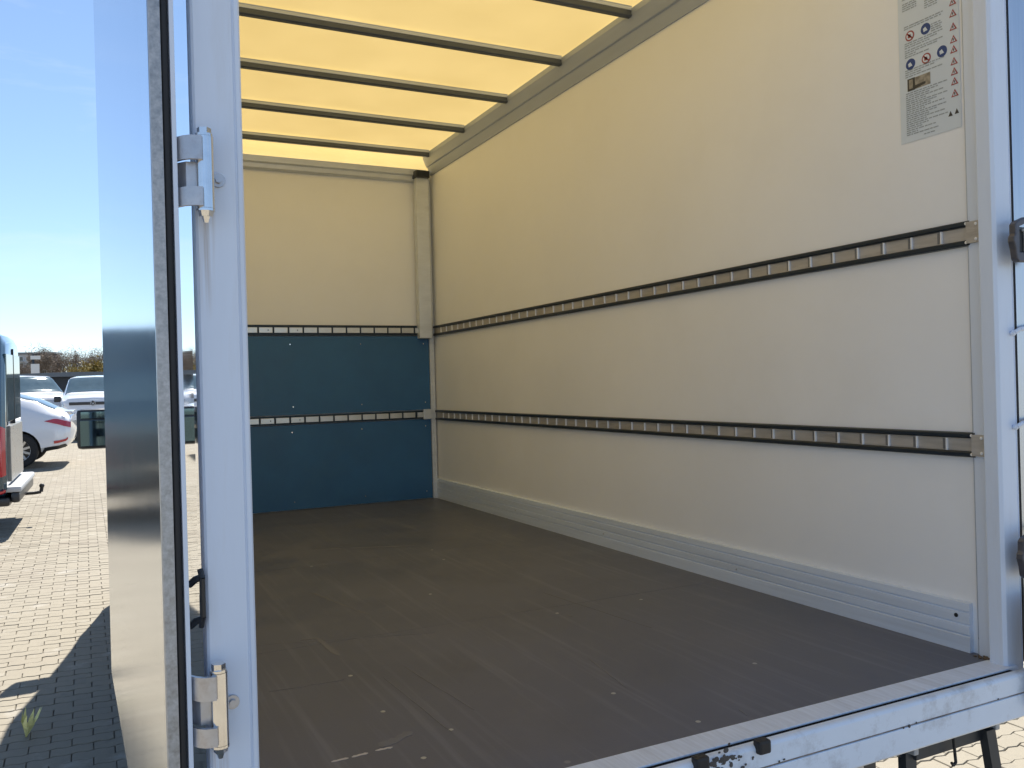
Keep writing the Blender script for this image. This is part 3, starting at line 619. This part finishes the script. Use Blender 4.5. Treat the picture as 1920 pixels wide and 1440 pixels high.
class Body:
    def __init__(s, S): s.S = lerp_sections(S); s.rings = [ring(q) for q in s.S]; s.x = [q[0] for q in s.S]
    def build(s, name, m, parent, loc=(0, 0, 0), arches=()):
        b = MB(); R_ = [[b.bm.verts.new(p) for p in r] for r in s.rings]; n = len(R_[0])
        for i in range(len(R_)-1):
            for j in range(n): b.bm.faces.new((R_[i][j], R_[i][(j+1) % n], R_[i+1][(j+1) % n], R_[i+1][j]))
        b.bm.faces.new(R_[0][::-1]); b.bm.faces.new(R_[-1])
        o = b.build(name, m, parent, loc, smooth=42)
        for (x, z, r, w) in arches:
            c = MB().cyl((x, -3, z), (x, 3, z), r, n=28); bmesh.ops.recalc_face_normals(c.bm, faces=c.bm.faces)
            me = bpy.data.meshes.new('cut'); c.bm.to_mesh(me); c.bm.free(); co = bpy.data.objects.new('cut', me); COL.objects.link(co); co.location = (0, 0, 0)
            old = o.parent; o.parent = None; o.location = (0, 0, 0)
            md = o.modifiers.new('b', 'BOOLEAN'); md.object = co; md.operation = 'DIFFERENCE'; md.solver = 'EXACT'
            dg = bpy.context.evaluated_depsgraph_get(); dg.update(); nm = bpy.data.meshes.new_from_object(o.evaluated_get(dg))
            o.modifiers.clear(); o.data = nm; nm.name = name
            bpy.data.objects.remove(co); o.parent = old; o.location = loc
        return o
    def at(s, x, v):
        """point on the skin at length x and ring position v (float index)"""
        n = len(s.rings[0]); i = max(0, min(len(s.x)-2, sum(1 for q in s.x if q <= x)-1)) if s.x[0] < s.x[-1] else 0
        t = (x-s.x[i])/max(1e-6, s.x[i+1]-s.x[i]); t = max(0, min(1, t)); j = int(math.floor(v)); u = v-j
        a = s.rings[i][j % n].lerp(s.rings[i][(j+1) % n], u); b = s.rings[i+1][j % n].lerp(s.rings[i+1][(j+1) % n], u)
        return a.lerp(b, t)
    def patch(s, name, m, parent, quad, off=.012, nu=16, nv=12, loc=(0, 0, 0)):
        """skin patch; quad = four (x, v) corners"""
        P_ = []
        for a in range(nu+1):
            row = []
            for b in range(nv+1):
                u, w = a/nu, b/nv
                x = (quad[0][0]*(1-u)+quad[1][0]*u)*(1-w)+(quad[3][0]*(1-u)+quad[2][0]*u)*w
                v = (quad[0][1]*(1-u)+quad[1][1]*u)*(1-w)+(quad[3][1]*(1-u)+quad[2][1]*u)*w
                p = s.at(x, v); e = .01
                du = s.at(x+e, v)-s.at(x-e, v); dv = s.at(x, v+.03)-s.at(x, v-.03); nn = du.cross(dv)
                if nn.length < 1e-9: nn = Vector((0, 0, 1))
                nn.normalize()
                cen = Vector((x, 0, .9))
                if nn.dot(p-cen) < 0: nn = -nn
                row.append((p+nn*off, p-nn*.01))
            P_.append(row)
        b = MB(); T = [[b.bm.verts.new(q[0]) for q in row] for row in P_]; Bt = [[b.bm.verts.new(q[1]) for q in row] for row in P_]
        for a in range(nu):
            for c in range(nv): b.bm.faces.new((T[a][c], T[a+1][c], T[a+1][c+1], T[a][c+1]))
        edge = [(a, 0) for a in range(nu)]+[(nu, c) for c in range(nv)]+[(a, nv) for a in range(nu, 0, -1)]+[(0, c) for c in range(nv, 0, -1)]
        for k in range(len(edge)):
            a, c = edge[k]; a2, c2 = edge[(k+1) % len(edge)]; b.bm.faces.new((T[a][c], Bt[a][c], Bt[a2][c2], T[a2][c2]))
        return b.build(name, m, parent, loc, smooth=40)

# cab of the truck (forward = +y); built in its own axes, then turned once
cab_rot = Matrix.Rotation(R(90), 4, 'Z')
zg = -1.9+.0175*7
cabS = [(0, .55, .85, .9, .93, 1.3, .93, 2.3, .90), (.15, .5, .88, .9, .98, 1.35, .99, 2.52, .98), (.7, .45, .9, .9, 1.0, 1.38, 1.0, 2.58, 1.0), (1.35, .42, .9, .85, 1.0, 1.32, .99, 2.48, .97),
        (2.05, .40, .9, .8, 1.0, 1.2, .97, 1.42, .88), (2.45, .36, .86, .75, .93, 1.02, .85, 1.18, .72), (2.62, .38, .78, .7, .85, .9, .75, 1.02, .62)]
cb = Body(cabS); co = cb.build('cab', M['car_white'], truck)
co.matrix_local = Matrix.Translation(-O+Vector((1.225, 5.93, zg))) @ cab_rot
cb.patch('windscreen', M['dark_glass'], co, [(1.42, 7.2), (1.98, 6.4), (1.98, 11.6), (1.42, 10.8)], .006)
for sgn in (0, 1):
    q = [(.55, 4.15), (1.5, 4.15), (1.25, 5.9), (.55, 5.9)]
    cb.patch('side_window', M['dark_glass'], co, [(x, v if sgn == 0 else 18-v) for x, v in q])
# mirror of the cab
mh = MB().box((-.055, 7.198, -.408), (.165, 7.275, -.105), .035); mr = P(mh, 'wing_mirror', 'black_plastic', smooth=50)
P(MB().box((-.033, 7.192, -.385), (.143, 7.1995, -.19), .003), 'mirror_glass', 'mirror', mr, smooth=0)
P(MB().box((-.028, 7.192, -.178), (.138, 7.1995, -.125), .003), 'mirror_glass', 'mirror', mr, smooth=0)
P(MB().tube([(.15, 7.24, -.17), (.27, 7.30, -.17)], .016).tube([(.15, 7.24, -.35), (.27, 7.30, -.35)], .016), 'mirror_arm', 'black_plastic', mr)

# notice stuck to the right wall near the tail
LX = XR-.0012
lb = MB().box((LX-.0006, 1.6185, .694), (LX, 1.820, 1.36)); lab = P(lb, 'notice_sticker', 'label', smooth=0)
lab['label'] = 'pale safety notice with small warning triangles and blue symbols'
def flat(mb, pts, k=1): mb.poly([(LX-.0006-.0006*k, y, z) for y, z in pts])
def ngon(mb, y, z, r, n, k, rot=0): flat(mb, [(y+r*math.cos(2*math.pi*i/n+rot), z+r*math.sin(2*math.pi*i/n+rot)) for i in range(n)], k)
tx = MB()
def text(y0, y1, z, h=.0034):
    """one line of small print: words of uneven length, unreadable at this size"""
    y = y1
    while y > y0+.004:
        w = min(random.uniform(.006, .018), y-y0); flat(tx, [(y, z), (y-w, z), (y-w, z+h), (y, z+h)]); y -= w+random.uniform(.0018, .0032)
for z in np.arange(1.335, 1.12, -.0066): text(1.655, 1.805, z)
for z in (1.110, 1.1035, 1.097, 1.0905): text(1.755, 1.804, z)
for z in (1.098, 1.0915, 1.085, 1.0785, 1.072): text(1.682, 1.728, z)
for z in (1.040, 1.0335): text(1.668, 1.80, z)
for z in (1.016, 1.0095, 1.003, .9965): text(1.672, 1.708, z)
for k, z in enumerate((.989, .9825, .976, .9675, .961, .9545, .948)): text(1.667+.022*(k % 3)+(.05 if k > 4 else 0), 1.799, z)
for k, z in enumerate((.908, .9015, .895, .8885)): text((1.662, 1.70, 1.74, 1.67)[k], 1.799, z)
for k, z in enumerate(np.arange(.8385, .712, -.0062)): text(1.660 + (.0, .03, .055, .01, .07)[k % 5]+(.03 if z < .745 else 0), 1.799, z)
text(1.70, 1.74, .704)
o = P(tx, 'small_print', 'print_grey', lab, smooth=0); o['kind'] = 'stuff'
for z in (1.090, 1.056, 1.023, .985, .949, .920, .886, .857, .829, .795):
    y = 1.6365; t = MB(); w = .0118
    flat(t, [(y-w, z-w*.85), (y+w, z-w*.85), (y, z+w)], 1); P(t, 'warning_triangle', 'print_red', lab, smooth=0)
    t = MB(); flat(t, [(y-w*.55, z-w*.6), (y+w*.55, z-w*.6), (y, z+w*.48)], 2); P(t, 'triangle_field', 'label', lab, smooth=0)
    t = MB(); flat(t, [(y-.0016, z-w*.45), (y+.0016, z-w*.45), (y+.0016, z+w*.15), (y-.0016, z+w*.15)], 3); P(t, 'triangle_mark', 'print_dark', lab, smooth=0)
for y, z in ((1.652, .739), (1.632, .741)):
    t = MB(); flat(t, [(y-.007, z-.006), (y+.007, z-.006), (y, z+.009)], 1); P(t, 'warning_triangle', 'print_dark', lab, smooth=0)
for y, z in ((1.726, 1.012), (1.674, .927), (1.78, .926)):
    t = MB(); ngon(t, y, z, .0165, 24, 1); P(t, 'round_symbol', 'print_blue', lab, smooth=0)
    t = MB(); flat(t, [(y-.007, z-.006), (y+.006, z-.008), (y+.008, z+.002), (y, z+.006)], 2); P(t, 'symbol_mark', 'label', lab, smooth=0)
for y, z in ((1.78, 1.011), (1.726, .925)):
    t = MB(); ngon(t, y, z, .0155, 24, 1); P(t, 'prohibition_symbol', 'print_red', lab, smooth=0)
    t = MB(); ngon(t, y, z, .0115, 24, 2); P(t, 'symbol_field', 'label', lab, smooth=0)
    t = MB(); flat(t, [(y-.010, z-.007), (y-.007, z-.010), (y+.010, z+.007), (y+.007, z+.010)], 3); flat(t, [(y-.004, z-.006), (y+.006, z-.006), (y+.006, z+.004), (y-.004, z+.004)], 3); P(t, 'symbol_bar', 'print_red', lab, smooth=0)
t = MB(); flat(t, [(1.791, .847), (1.791, .882), (1.714, .882), (1.714, .847)], 1); P(t, 'printed_photo', 'print_photo', lab, smooth=0)
t = MB(); flat(t, [(1.792, .846), (1.792, .883), (1.766, .883), (1.766, .846)], 2); flat(t, [(1.766, .858), (1.73, .860), (1.73, .853), (1.766, .848)], 2); P(t, 'photo_shade', 'print_dark', lab, smooth=0)
t = MB(); flat(t, [(1.786, .852), (1.786, .879), (1.773, .879), (1.773, .852)], 3); P(t, 'photo_light', 'print_photo', lab, smooth=0)

# ------------------------------------------------------------------ parked vehicles
# dark panel van, tail towards the truck's lane (heading -x)
van = empty('parked_van', (-.83, 13.0, 0), (0, 0, math.pi-R(2)), 'dark glossy panel van with red tail light and tow hook, cut off at left', 'van')
vS = [(0, .50, .80, 1.0, .93, 1.3, .90, 2.36, .72), (.05, .46, .86, 1.0, .985, 1.35, .96, 2.44, .80), (.25, .42, .9, 1.0, 1.0, 1.4, .98, 2.53, .86), (1.5, .4, .92, 1.0, 1.01, 1.4, .99, 2.58, .88), (3.9, .4, .92, 1.0, 1.01, 1.38, .99, 2.58, .88),
      (4.5, .38, .92, .95, 1.0, 1.35, .97, 2.42, .85), (5.2, .36, .9, .85, .98, 1.2, .95, 1.42, .82), (5.7, .36, .85, .8, .92, 1.05, .86, 1.15, .7), (5.9, .4, .7, .75, .8, .9, .7, .98, .6)]
vb = Body(vS); vb.build('body', M['van_dark'], van, arches=((1.25, .34, .42, 0), (4.85, .34, .42, 0)))
for s in (0, 1):
    fx = lambda q: [(x, v if s == 0 else 18-v) for x, v in q]
    vb.patch('side_window', M['pale_glass'], van, fx([(.28, 4.35), (1.3, 4.35), (1.3, 5.95), (.38, 5.95)]))
    vb.patch('side_window', M['dark_glass'], van, fx([(1.45, 4.35), (3.1, 4.35), (3.1, 5.95), (1.45, 5.95)]))
    vb.patch('side_window', M['dark_glass'], van, fx([(3.4, 4.3), (4.6, 4.2), (4.3, 5.9), (3.4, 5.9)]))
    tl = vb.patch('tail_light', M['red_lens'], van, fx([(.012, 2.4), (.16, 2.4), (.16, 3.9), (.012, 3.98)]), .012)
    vb.patch('reflector', M['red_lens'], van, fx([(.03, 1.88), (.32, 1.88), (.32, 2.02), (.03, 2.02)]), .022)
sgb = MB().box((-.15, -.90, .525), (.12, .90, .60), .03); sgb.build('rear_bumper', M['trim_grey'], van, smooth=50)
MB().box((-.13, -.90, .40), (-.031, .90, .524), .03).build('bumper_skirt', M['black_plastic'], van, smooth=50)
MB().box((-.03, -.985, .37), (.5, .985, .47), .03).build('lower_trim', M['black_plastic'], van, smooth=50)
MB().box((-.012, -.76, 1.38), (.004, .76, 2.22), .004).build('rear_window', M['pale_glass'], van, smooth=0)
MB().box((-.02, -.26, .98), (.004, .26, 1.10), .004).build('number_plate', M['sign_white'], van, smooth=0)
MB().box((-.016, -.01, .62), (.004, .01, 2.3)).build('door_seam', M['black_rubber'], van, smooth=0)
MB().box((-.03, -.70, .64), (.01, .70, 1.33), .01).build('tail_panel', M['tail_grey'], van, smooth=0)
MB().tube([(.05, 0, .40), (-.22, 0, .40), (-.29, 0, .41), (-.30, 0, .47)], .022).sphere((-.30, 0, .49), .032).build('tow_hook', M['black_rubber'], van)
MB().box((-.06, -.35, .36), (.1, .35, .42), .01).build('tow_bar', M['black_rubber'], van, smooth=0)
for x in (1.25, 4.85):
    for s in (-1, 1): wheel(van, x, s*.9, .34, .34, .22, (0, s, 0), 5)

# white coupe SUV behind it, also tail towards the lane
suv = empty('parked_suv', (-.22, 22.0, 0), (0, 0, math.pi-R(4)), 'white sloping-roof SUV with red tail light and spoked wheel', 'car')
sS = [(0, .55, .72, .75, .86, .95, .80, 1.07, .66), (.10, .42, .84, .75, .95, .98, .90, 1.16, .74), (.25, .38, .88, .75, .985, 1.02, .94, 1.22, .74), (.75, .3, .9, .72, 1.0, 1.05, .95, 1.45, .70), (1.35, .28, .9, .72, 1.0, 1.05, .95, 1.62, .68), (2.1, .28, .9, .72, 1.0, 1.04, .95, 1.69, .68),
      (2.9, .28, .9, .72, 1.0, 1.03, .95, 1.66, .68), (3.75, .28, .9, .72, 1.0, 1.0, .94, 1.12, .76), (4.6, .3, .88, .7, .97, .92, .88, 1.0, .7), (4.95, .36, .75, .65, .85, .82, .74, .9, .55)]
sb = Body(sS); sb.build('body', M['car_white'], suv, arches=((1.0, .38, .43, 0), (4.0, .38, .43, 0)))
sb.patch('rear_window', M['pale_glass'], suv, [(.32, 7.3), (1.15, 7.2), (1.15, 10.8), (.32, 10.7)])
sb.patch('windscreen', M['dark_glass'], suv, [(2.95, 7.2), (3.68, 6.5), (3.68, 11.5), (2.95, 10.8)])
for s in (0, 1):
    fx = lambda q: [(x, v if s == 0 else 18-v) for x, v in q]
    sb.patch('side_window', M['dark_glass'], suv, fx([(.98, 4.22), (1.75, 4.2), (1.75, 5.75), (1.5, 5.6)]))
    sb.patch('side_window', M['dark_glass'], suv, fx([(1.8, 4.2), (3.4, 4.2), (2.9, 5.8), (1.8, 5.8)]))
    sb.patch('tail_light', M['red_lens'], suv, fx([(.004, 3.42), (.50, 3.85), (.30, 4.05), (.004, 4.0)]), .012)
    sb.patch('reflector', M['red_lens'], suv, fx([(.06, 2.15), (.32, 2.15), (.32, 2.35), (.06, 2.35)]), .012)
    sb.patch('lower_trim', M['black_plastic'], suv, fx([(.08, 1.05), (.55, 1.05), (.5, 1.9), (.1, 1.75)]), .012)
MB().box((-.02, -.55, 1.155), (.2, .55, 1.185), .01).build('spoiler', M['car_white'], suv, smooth=40)
for x in (1.0, 4.0):
    for s in (-1, 1): wheel(suv, x, s*.87, .38, .38, .25, (0, s, 0), 10)

# white people carrier facing the camera
mv = empty('parked_people_carrier', (.24, 29.6, 0), (0, 0, -math.pi/2-R(4)), 'white people carrier facing the camera with dark grille band above the wing mirror', 'van')
mS = [(-4.7, .5, .8, .9, .9, 1.2, .88, 1.85, .74), (-4.5, .4, .85, .9, .95, 1.25, .93, 1.92, .78), (-3, .35, .86, .9, .96, 1.25, .94, 1.97, .80), (-1.55, .33, .86, .85, .96, 1.22, .94, 1.93, .78), (-.72, .32, .86, .8, .95, 1.24, .93, 1.43, .82), (-.25, .32, .84, .75, .92, 1.18, .90, 1.36, .80), (-.06, .34, .8, .7, .88, 1.12, .85, 1.29, .76), (0, .38, .75, .68, .84, 1.06, .80, 1.22, .70)]
mb = Body(mS); mb.build('body', M['car_white'], mv, arches=((-.85, .34, .40, 0), (-3.85, .34, .40, 0)))
mb.patch('windscreen', M['pale_glass'], mv, [(-1.5, 6.7), (-.80, 5.9), (-.80, 12.1), (-1.5, 11.3)])
for s in (0, 1):
    fx = lambda q: [(x, v if s == 0 else 18-v) for x, v in q]
    mb.patch('side_window', M['dark_glass'], mv, fx([(-2.6, 4.3), (-1.0, 4.25), (-1.5, 5.85), (-2.6, 5.85)]))
    mb.patch('headlight', M['clear_lens'], mv, fx([(-.35, 3.6), (-.01, 3.5), (-.01, 4.2), (-.35, 4.3)]), .012)
    sgn = 1 if s == 0 else -1
    m2 = MB().box((-1.12, sgn*.99-.02, 1.16), (-1.0, sgn*1.17, 1.34), .03) if sgn > 0 else MB().box((-1.12, -1.17, 1.16), (-1.0, -.97, 1.34), .03)
    m2.build('wing_mirror', M['black_plastic'], mv, smooth=50)
MB().box((-.02, -.66, 1.08), (.022, .66, 1.17), .008).build('grille', M['black_plastic'], mv, smooth=0)
MB().box((-.01, -.72, .46), (.035, .72, .62), .01).build('lower_grille', M['black_plastic'], mv, smooth=0)
ngm = MB().cyl((.02, 0, 1.135), (.034, 0, 1.135), .075, n=24); em = ngm.build('emblem', M['black_plastic'], mv)
e = MB()
for a, b2 in (((-.045, .052), (-.012, -.045)), ((-.012, -.045), (0, -.01)), ((0, -.01), (.012, -.045)), ((.012, -.045), (.045, .052))): e.tube([(.037, a[0], 1.135+a[1]), (.037, b2[0], 1.135+b2[1])], .007, 6)
for i in range(20): e.tube([(.036, .072*math.cos(2*math.pi*i/20), 1.135+.072*math.sin(2*math.pi*i/20)), (.036, .072*math.cos(2*math.pi*(i+1)/20), 1.135+.072*math.sin(2*math.pi*(i+1)/20))], .006, 6)
e.build('emblem_mark', M['rim'], em)
for y in (-.3, 0, .3): MB().sphere((-1.25, y, 1.42), .12, (.6, 1, 1.2), 8).build('seat_headrest', M['trim_grey'], mv)
MB().tube([(-1.9, .25, 1.98), (-1.9, .27, 2.06), (-1.75, .3, 2.0)], .02).build('roof_rack', M['trim_grey'], mv)
for x in (-.85, -3.85):
    for s in (-1, 1): wheel(mv, x, s*.86, .34, .34, .22, (0, s, 0), 5)

# white van behind the SUV, seen three-quarter from its front
w2 = empty('parked_van', (-.95, 31.6, 0), (0, 0, R(-62)), 'white van parked behind the white SUV, its windscreen above the SUV roof', 'van')
mb2 = Body([(x, a, b_, c_, d_, e_, f_, g_+(.06 if g_ > 1.5 else 0), h_) for x, a, b_, c_, d_, e_, f_, g_, h_ in mS]); mb2.build('body', M['car_white'], w2, arches=((-.85, .34, .40, 0), (-3.85, .34, .40, 0)))
mb2.patch('windscreen', M['pale_glass'], w2, [(-1.5, 6.7), (-.80, 5.9), (-.80, 12.1), (-1.5, 11.3)])
for s in (0, 1):
    fx = lambda q: [(x, v if s == 0 else 18-v) for x, v in q]
    mb2.patch('side_window', M['dark_glass'], w2, fx([(-2.5, 4.3), (-1.0, 4.25), (-1.5, 5.85), (-2.5, 5.85)]))
    mb2.patch('side_window', M['dark_glass'], w2, fx([(-4.2, 4.3), (-2.7, 4.3), (-2.7, 5.85), (-4.2, 5.85)]))
    mb2.patch('headlight', M['clear_lens'], w2, fx([(-.35, 3.6), (-.01, 3.5), (-.01, 4.2), (-.35, 4.3)]), .012)
    (MB().box((-1.12, .97, 1.16), (-1.0, 1.17, 1.34), .03) if s == 0 else MB().box((-1.12, -1.17, 1.16), (-1.0, -.97, 1.34), .03)).build('wing_mirror', M['black_plastic'], w2, smooth=50)
MB().box((-.02, -.62, .90), (.022, .62, 1.0), .008).build('grille', M['black_plastic'], w2, smooth=0)
for x in (-.85, -3.85):
    for s in (-1, 1): wheel(w2, x, s*.86, .34, .34, .22, (0, s, 0), 5)

# ------------------------------------------------------------------ far things
sh = empty('low_shed', (-.6, 44, 0), (0, 0, 0), 'dark low shed with flat overhanging roof behind the parked vans', 'shed')
MB().box((-2.8, 0, 0), (6, 7, 1.98)).build('wall', M['shed_dark'], sh, smooth=0)
MB().prism([(-3.6, 1.985), (7, 1.985), (7, 2.06), (3, 2.17), (0, 2.19), (-3.6, 2.10)], 1, -.7, 7.5).build('roof', M['shed_roof'], sh, smooth=0)
for x in (-3.3, 1.0, 5): MB().box((x, -.6, 0), (x+.14, -.46, 1.983)).build('post', M['shed_roof'], sh, smooth=0)

bl = empty('apartment_block', (-15, 330, 0), (0, 0, R(-8)), 'pale apartment block with rows of dark windows on the horizon', 'building')
MB().box((-7, 0, 0), (0, 12, 10.2)).build('wall', M['render_wall'], bl, smooth=0)
MB().box((.02, .3, 0), (6.5, 11, 10.0)).build('wall', M['brick_wall'], bl, smooth=0)
MB().box((-7.4, -.5, 10.21), (7, 12.4, 10.9)).build('roof', M['roof_felt'], bl, smooth=0)
wm = None
for z in (1.2, 3.6, 6.0, 8.1):
    for x in (-6.4, -4.2, -2.0, .7, 2.7, 4.7):
        y = -.06 if x < 0 else .24
        if wm is None:
            fr = MB().box((-.1, 0, -.1), (1.3, .05, 1.4)).build('window', M['sign_white'], bl, (x, y, z), smooth=0)
            wm = MB().box((0, -.03, 0), (1.2, -.002, 1.3)).build('pane', M['dark_glass'], fr, smooth=0)
        else:
            f2 = link_copy(fr, bl, (x, y, z)); link_copy(wm, f2)
for k in range(3): MB().box((-4.4, -1.3, 3.0+k*2.4), (-2.6, -.08, 3.12+k*2.4)).build('balcony', M['render_wall'], bl, smooth=0)

bb = empty('roadside_sign', (-5.45, 120, 0), (0, 0, R(10)), 'white upright advertising panel on a dark mast before the trees', 'sign')
MB().box((-.12, -.1, 0), (.12, .1, 4.9)).build('mast', M['shed_dark'], bb, smooth=0)
MB().box((-.28, -.32, 2.6), (.62, -.12, 3.75)).build('panel', M['sign_white'], bb, smooth=0)
MB().box((-.3, -.34, 4.3), (.75, -.12, 4.75)).build('top_panel', M['sign_white'], bb, smooth=0)

# bare spring trees: trunk, forking limbs, many fine twigs
def tree(x, y, h, w, kind, label, trunk=.3, seed=0):
    rnd = random.Random(seed); t = empty('bare_tree' if kind == 'twig' else 'leafy_tree', (x, y, 0), (0, 0, rnd.uniform(0, 6)), label, 'tree', 'trees along the horizon')
    tr = MB(); ends = []
    tr.cyl((0, 0, -.1), (rnd.uniform(-.2, .2), 0, h*.38), h*.026, h*.018, n=8)
    nb = 9
    for i in range(nb):
        a = 2*math.pi*i/nb+rnd.uniform(-.3, .3); z0 = h*rnd.uniform(.22, .40); ln = rnd.uniform(.5, 1)
        p0 = Vector((0, 0, z0)); p1 = Vector((math.cos(a)*w*.28*ln, math.sin(a)*w*.28*ln, z0+h*.24)); p2 = Vector((math.cos(a+.3)*w*.44*ln, math.sin(a+.3)*w*.44*ln, min(h*.92, z0+h*rnd.uniform(.40, .62))))
        tr.cyl(p0, p1, h*.016, h*.010, n=6); tr.cyl(p1, p2, h*.010, h*.004, n=6); ends += [p1.lerp(p2, .2), p1.lerp(p2, .6), p2]
    tr.build('trunk', M['bark'], t)
    cr = MB(); nt_ = 1500 if kind == 'twig' else 1300
    for i in range(nt_):
        e_ = rnd.choice(ends); d_ = Vector((rnd.gauss(0, 1), rnd.gauss(0, 1), rnd.gauss(.5, .8))).normalized()
        s_ = e_+Vector((rnd.gauss(0, w*.10), rnd.gauss(0, w*.10), rnd.gauss(0, h*.075)))
        if kind == 'twig':
            L_ = h*rnd.uniform(.05, .13); q = d_.orthogonal().normalized()*(h*.0055); q2 = d_.cross(q)
            A = [s_+q, s_-q*.5+q2*.8, s_-q*.5-q2*.8]; cr.poly([A[0], A[1], s_+d_*L_]); cr.poly([A[1], A[2], s_+d_*L_]); cr.poly([A[2], A[0], s_+d_*L_])
        else:
            L_ = h*rnd.uniform(.025, .05); u_ = d_.orthogonal().normalized()*L_; v_ = d_.cross(u_).normalized()*L_*.6
            cr.poly([s_-u_, s_-v_, s_+u_, s_+v_+d_*L_*.3])
    cr.build('crown', M[kind], t, smooth=0)
specs = [(-13.8, 150, 7.2, 5.5, 'twig', 'bare brown tree rising over the left end of the apartment roof'),
         (-5.0, 128, 5.7, 3.0, 'twig', 'narrow bare tree directly behind the white advertising panel'),
         (-4.0, 140, 6.1, 4.6, 'twig', 'bare tree just right of the white advertising panel'),
         (-1.9, 135, 5.2, 4.2, 'twig', 'low bare tree between the panel and the broad bare tree'),
         (.1, 132, 5.9, 5.0, 'twig', 'broad bare brown tree above the people carrier roof'),
         (2.3, 140, 6.0, 5.0, 'twig', 'bare tree close beside the truck door edge'),
         (4.6, 138, 5.6, 4.0, 'leaf_green', 'dark green tree next to the truck door edge'),
         (-9.5, 150, 4.4, 5.0, 'twig', 'low bare tree in front of the apartment block wall'),
         (-7.2, 145, 4.3, 4.0, 'twig', 'small bare tree before the brick end of the apartment block'),
         (1.2, 112, 3.9, 2.8, 'leaf_yellow', 'yellow-brown bush-like tree under the bare trees'),
         (-.6, 110, 3.3, 3.0, 'leaf_yellow', 'low yellow-green bush over the shed roof'),
         (2.6, 114, 3.5, 3.0, 'leaf_green', 'low green bush right of the yellow-brown one')]
for i, s in enumerate(specs): tree(*s[:6], seed=i+3)

# weed growing from a joint of the paving
wd = empty('weed', (-.32, 5.25, 0), (0, 0, 0), 'pale yellow-green weed growing from a paving joint in the truck shadow', 'plant')
for i in range(11):
    a = random.uniform(0, 6.28); ln = random.uniform(.06, .15); w_ = random.uniform(.008, .015)
    tip = Vector((.03+math.cos(a)*ln*.35, math.sin(a)*ln*.35, ln)); sd_ = Vector((-math.sin(a), math.cos(a), 0))*w_
    md = tip*.55+Vector((math.cos(a)*.012, math.sin(a)*.012, .01)); q = MB()
    nrm = Vector((math.cos(a), math.sin(a), 0))*.0012
    q.poly([-sd_*.4, sd_*.4, md+sd_, md-sd_]); q.poly([md-sd_, md+sd_, tip]); q.poly([-sd_*.4-nrm, md-sd_-nrm, md+sd_-nrm, sd_*.4-nrm]); q.poly([md-sd_-nrm, tip, md+sd_-nrm])
    q.build('leaf', M['weed'], wd, smooth=0)
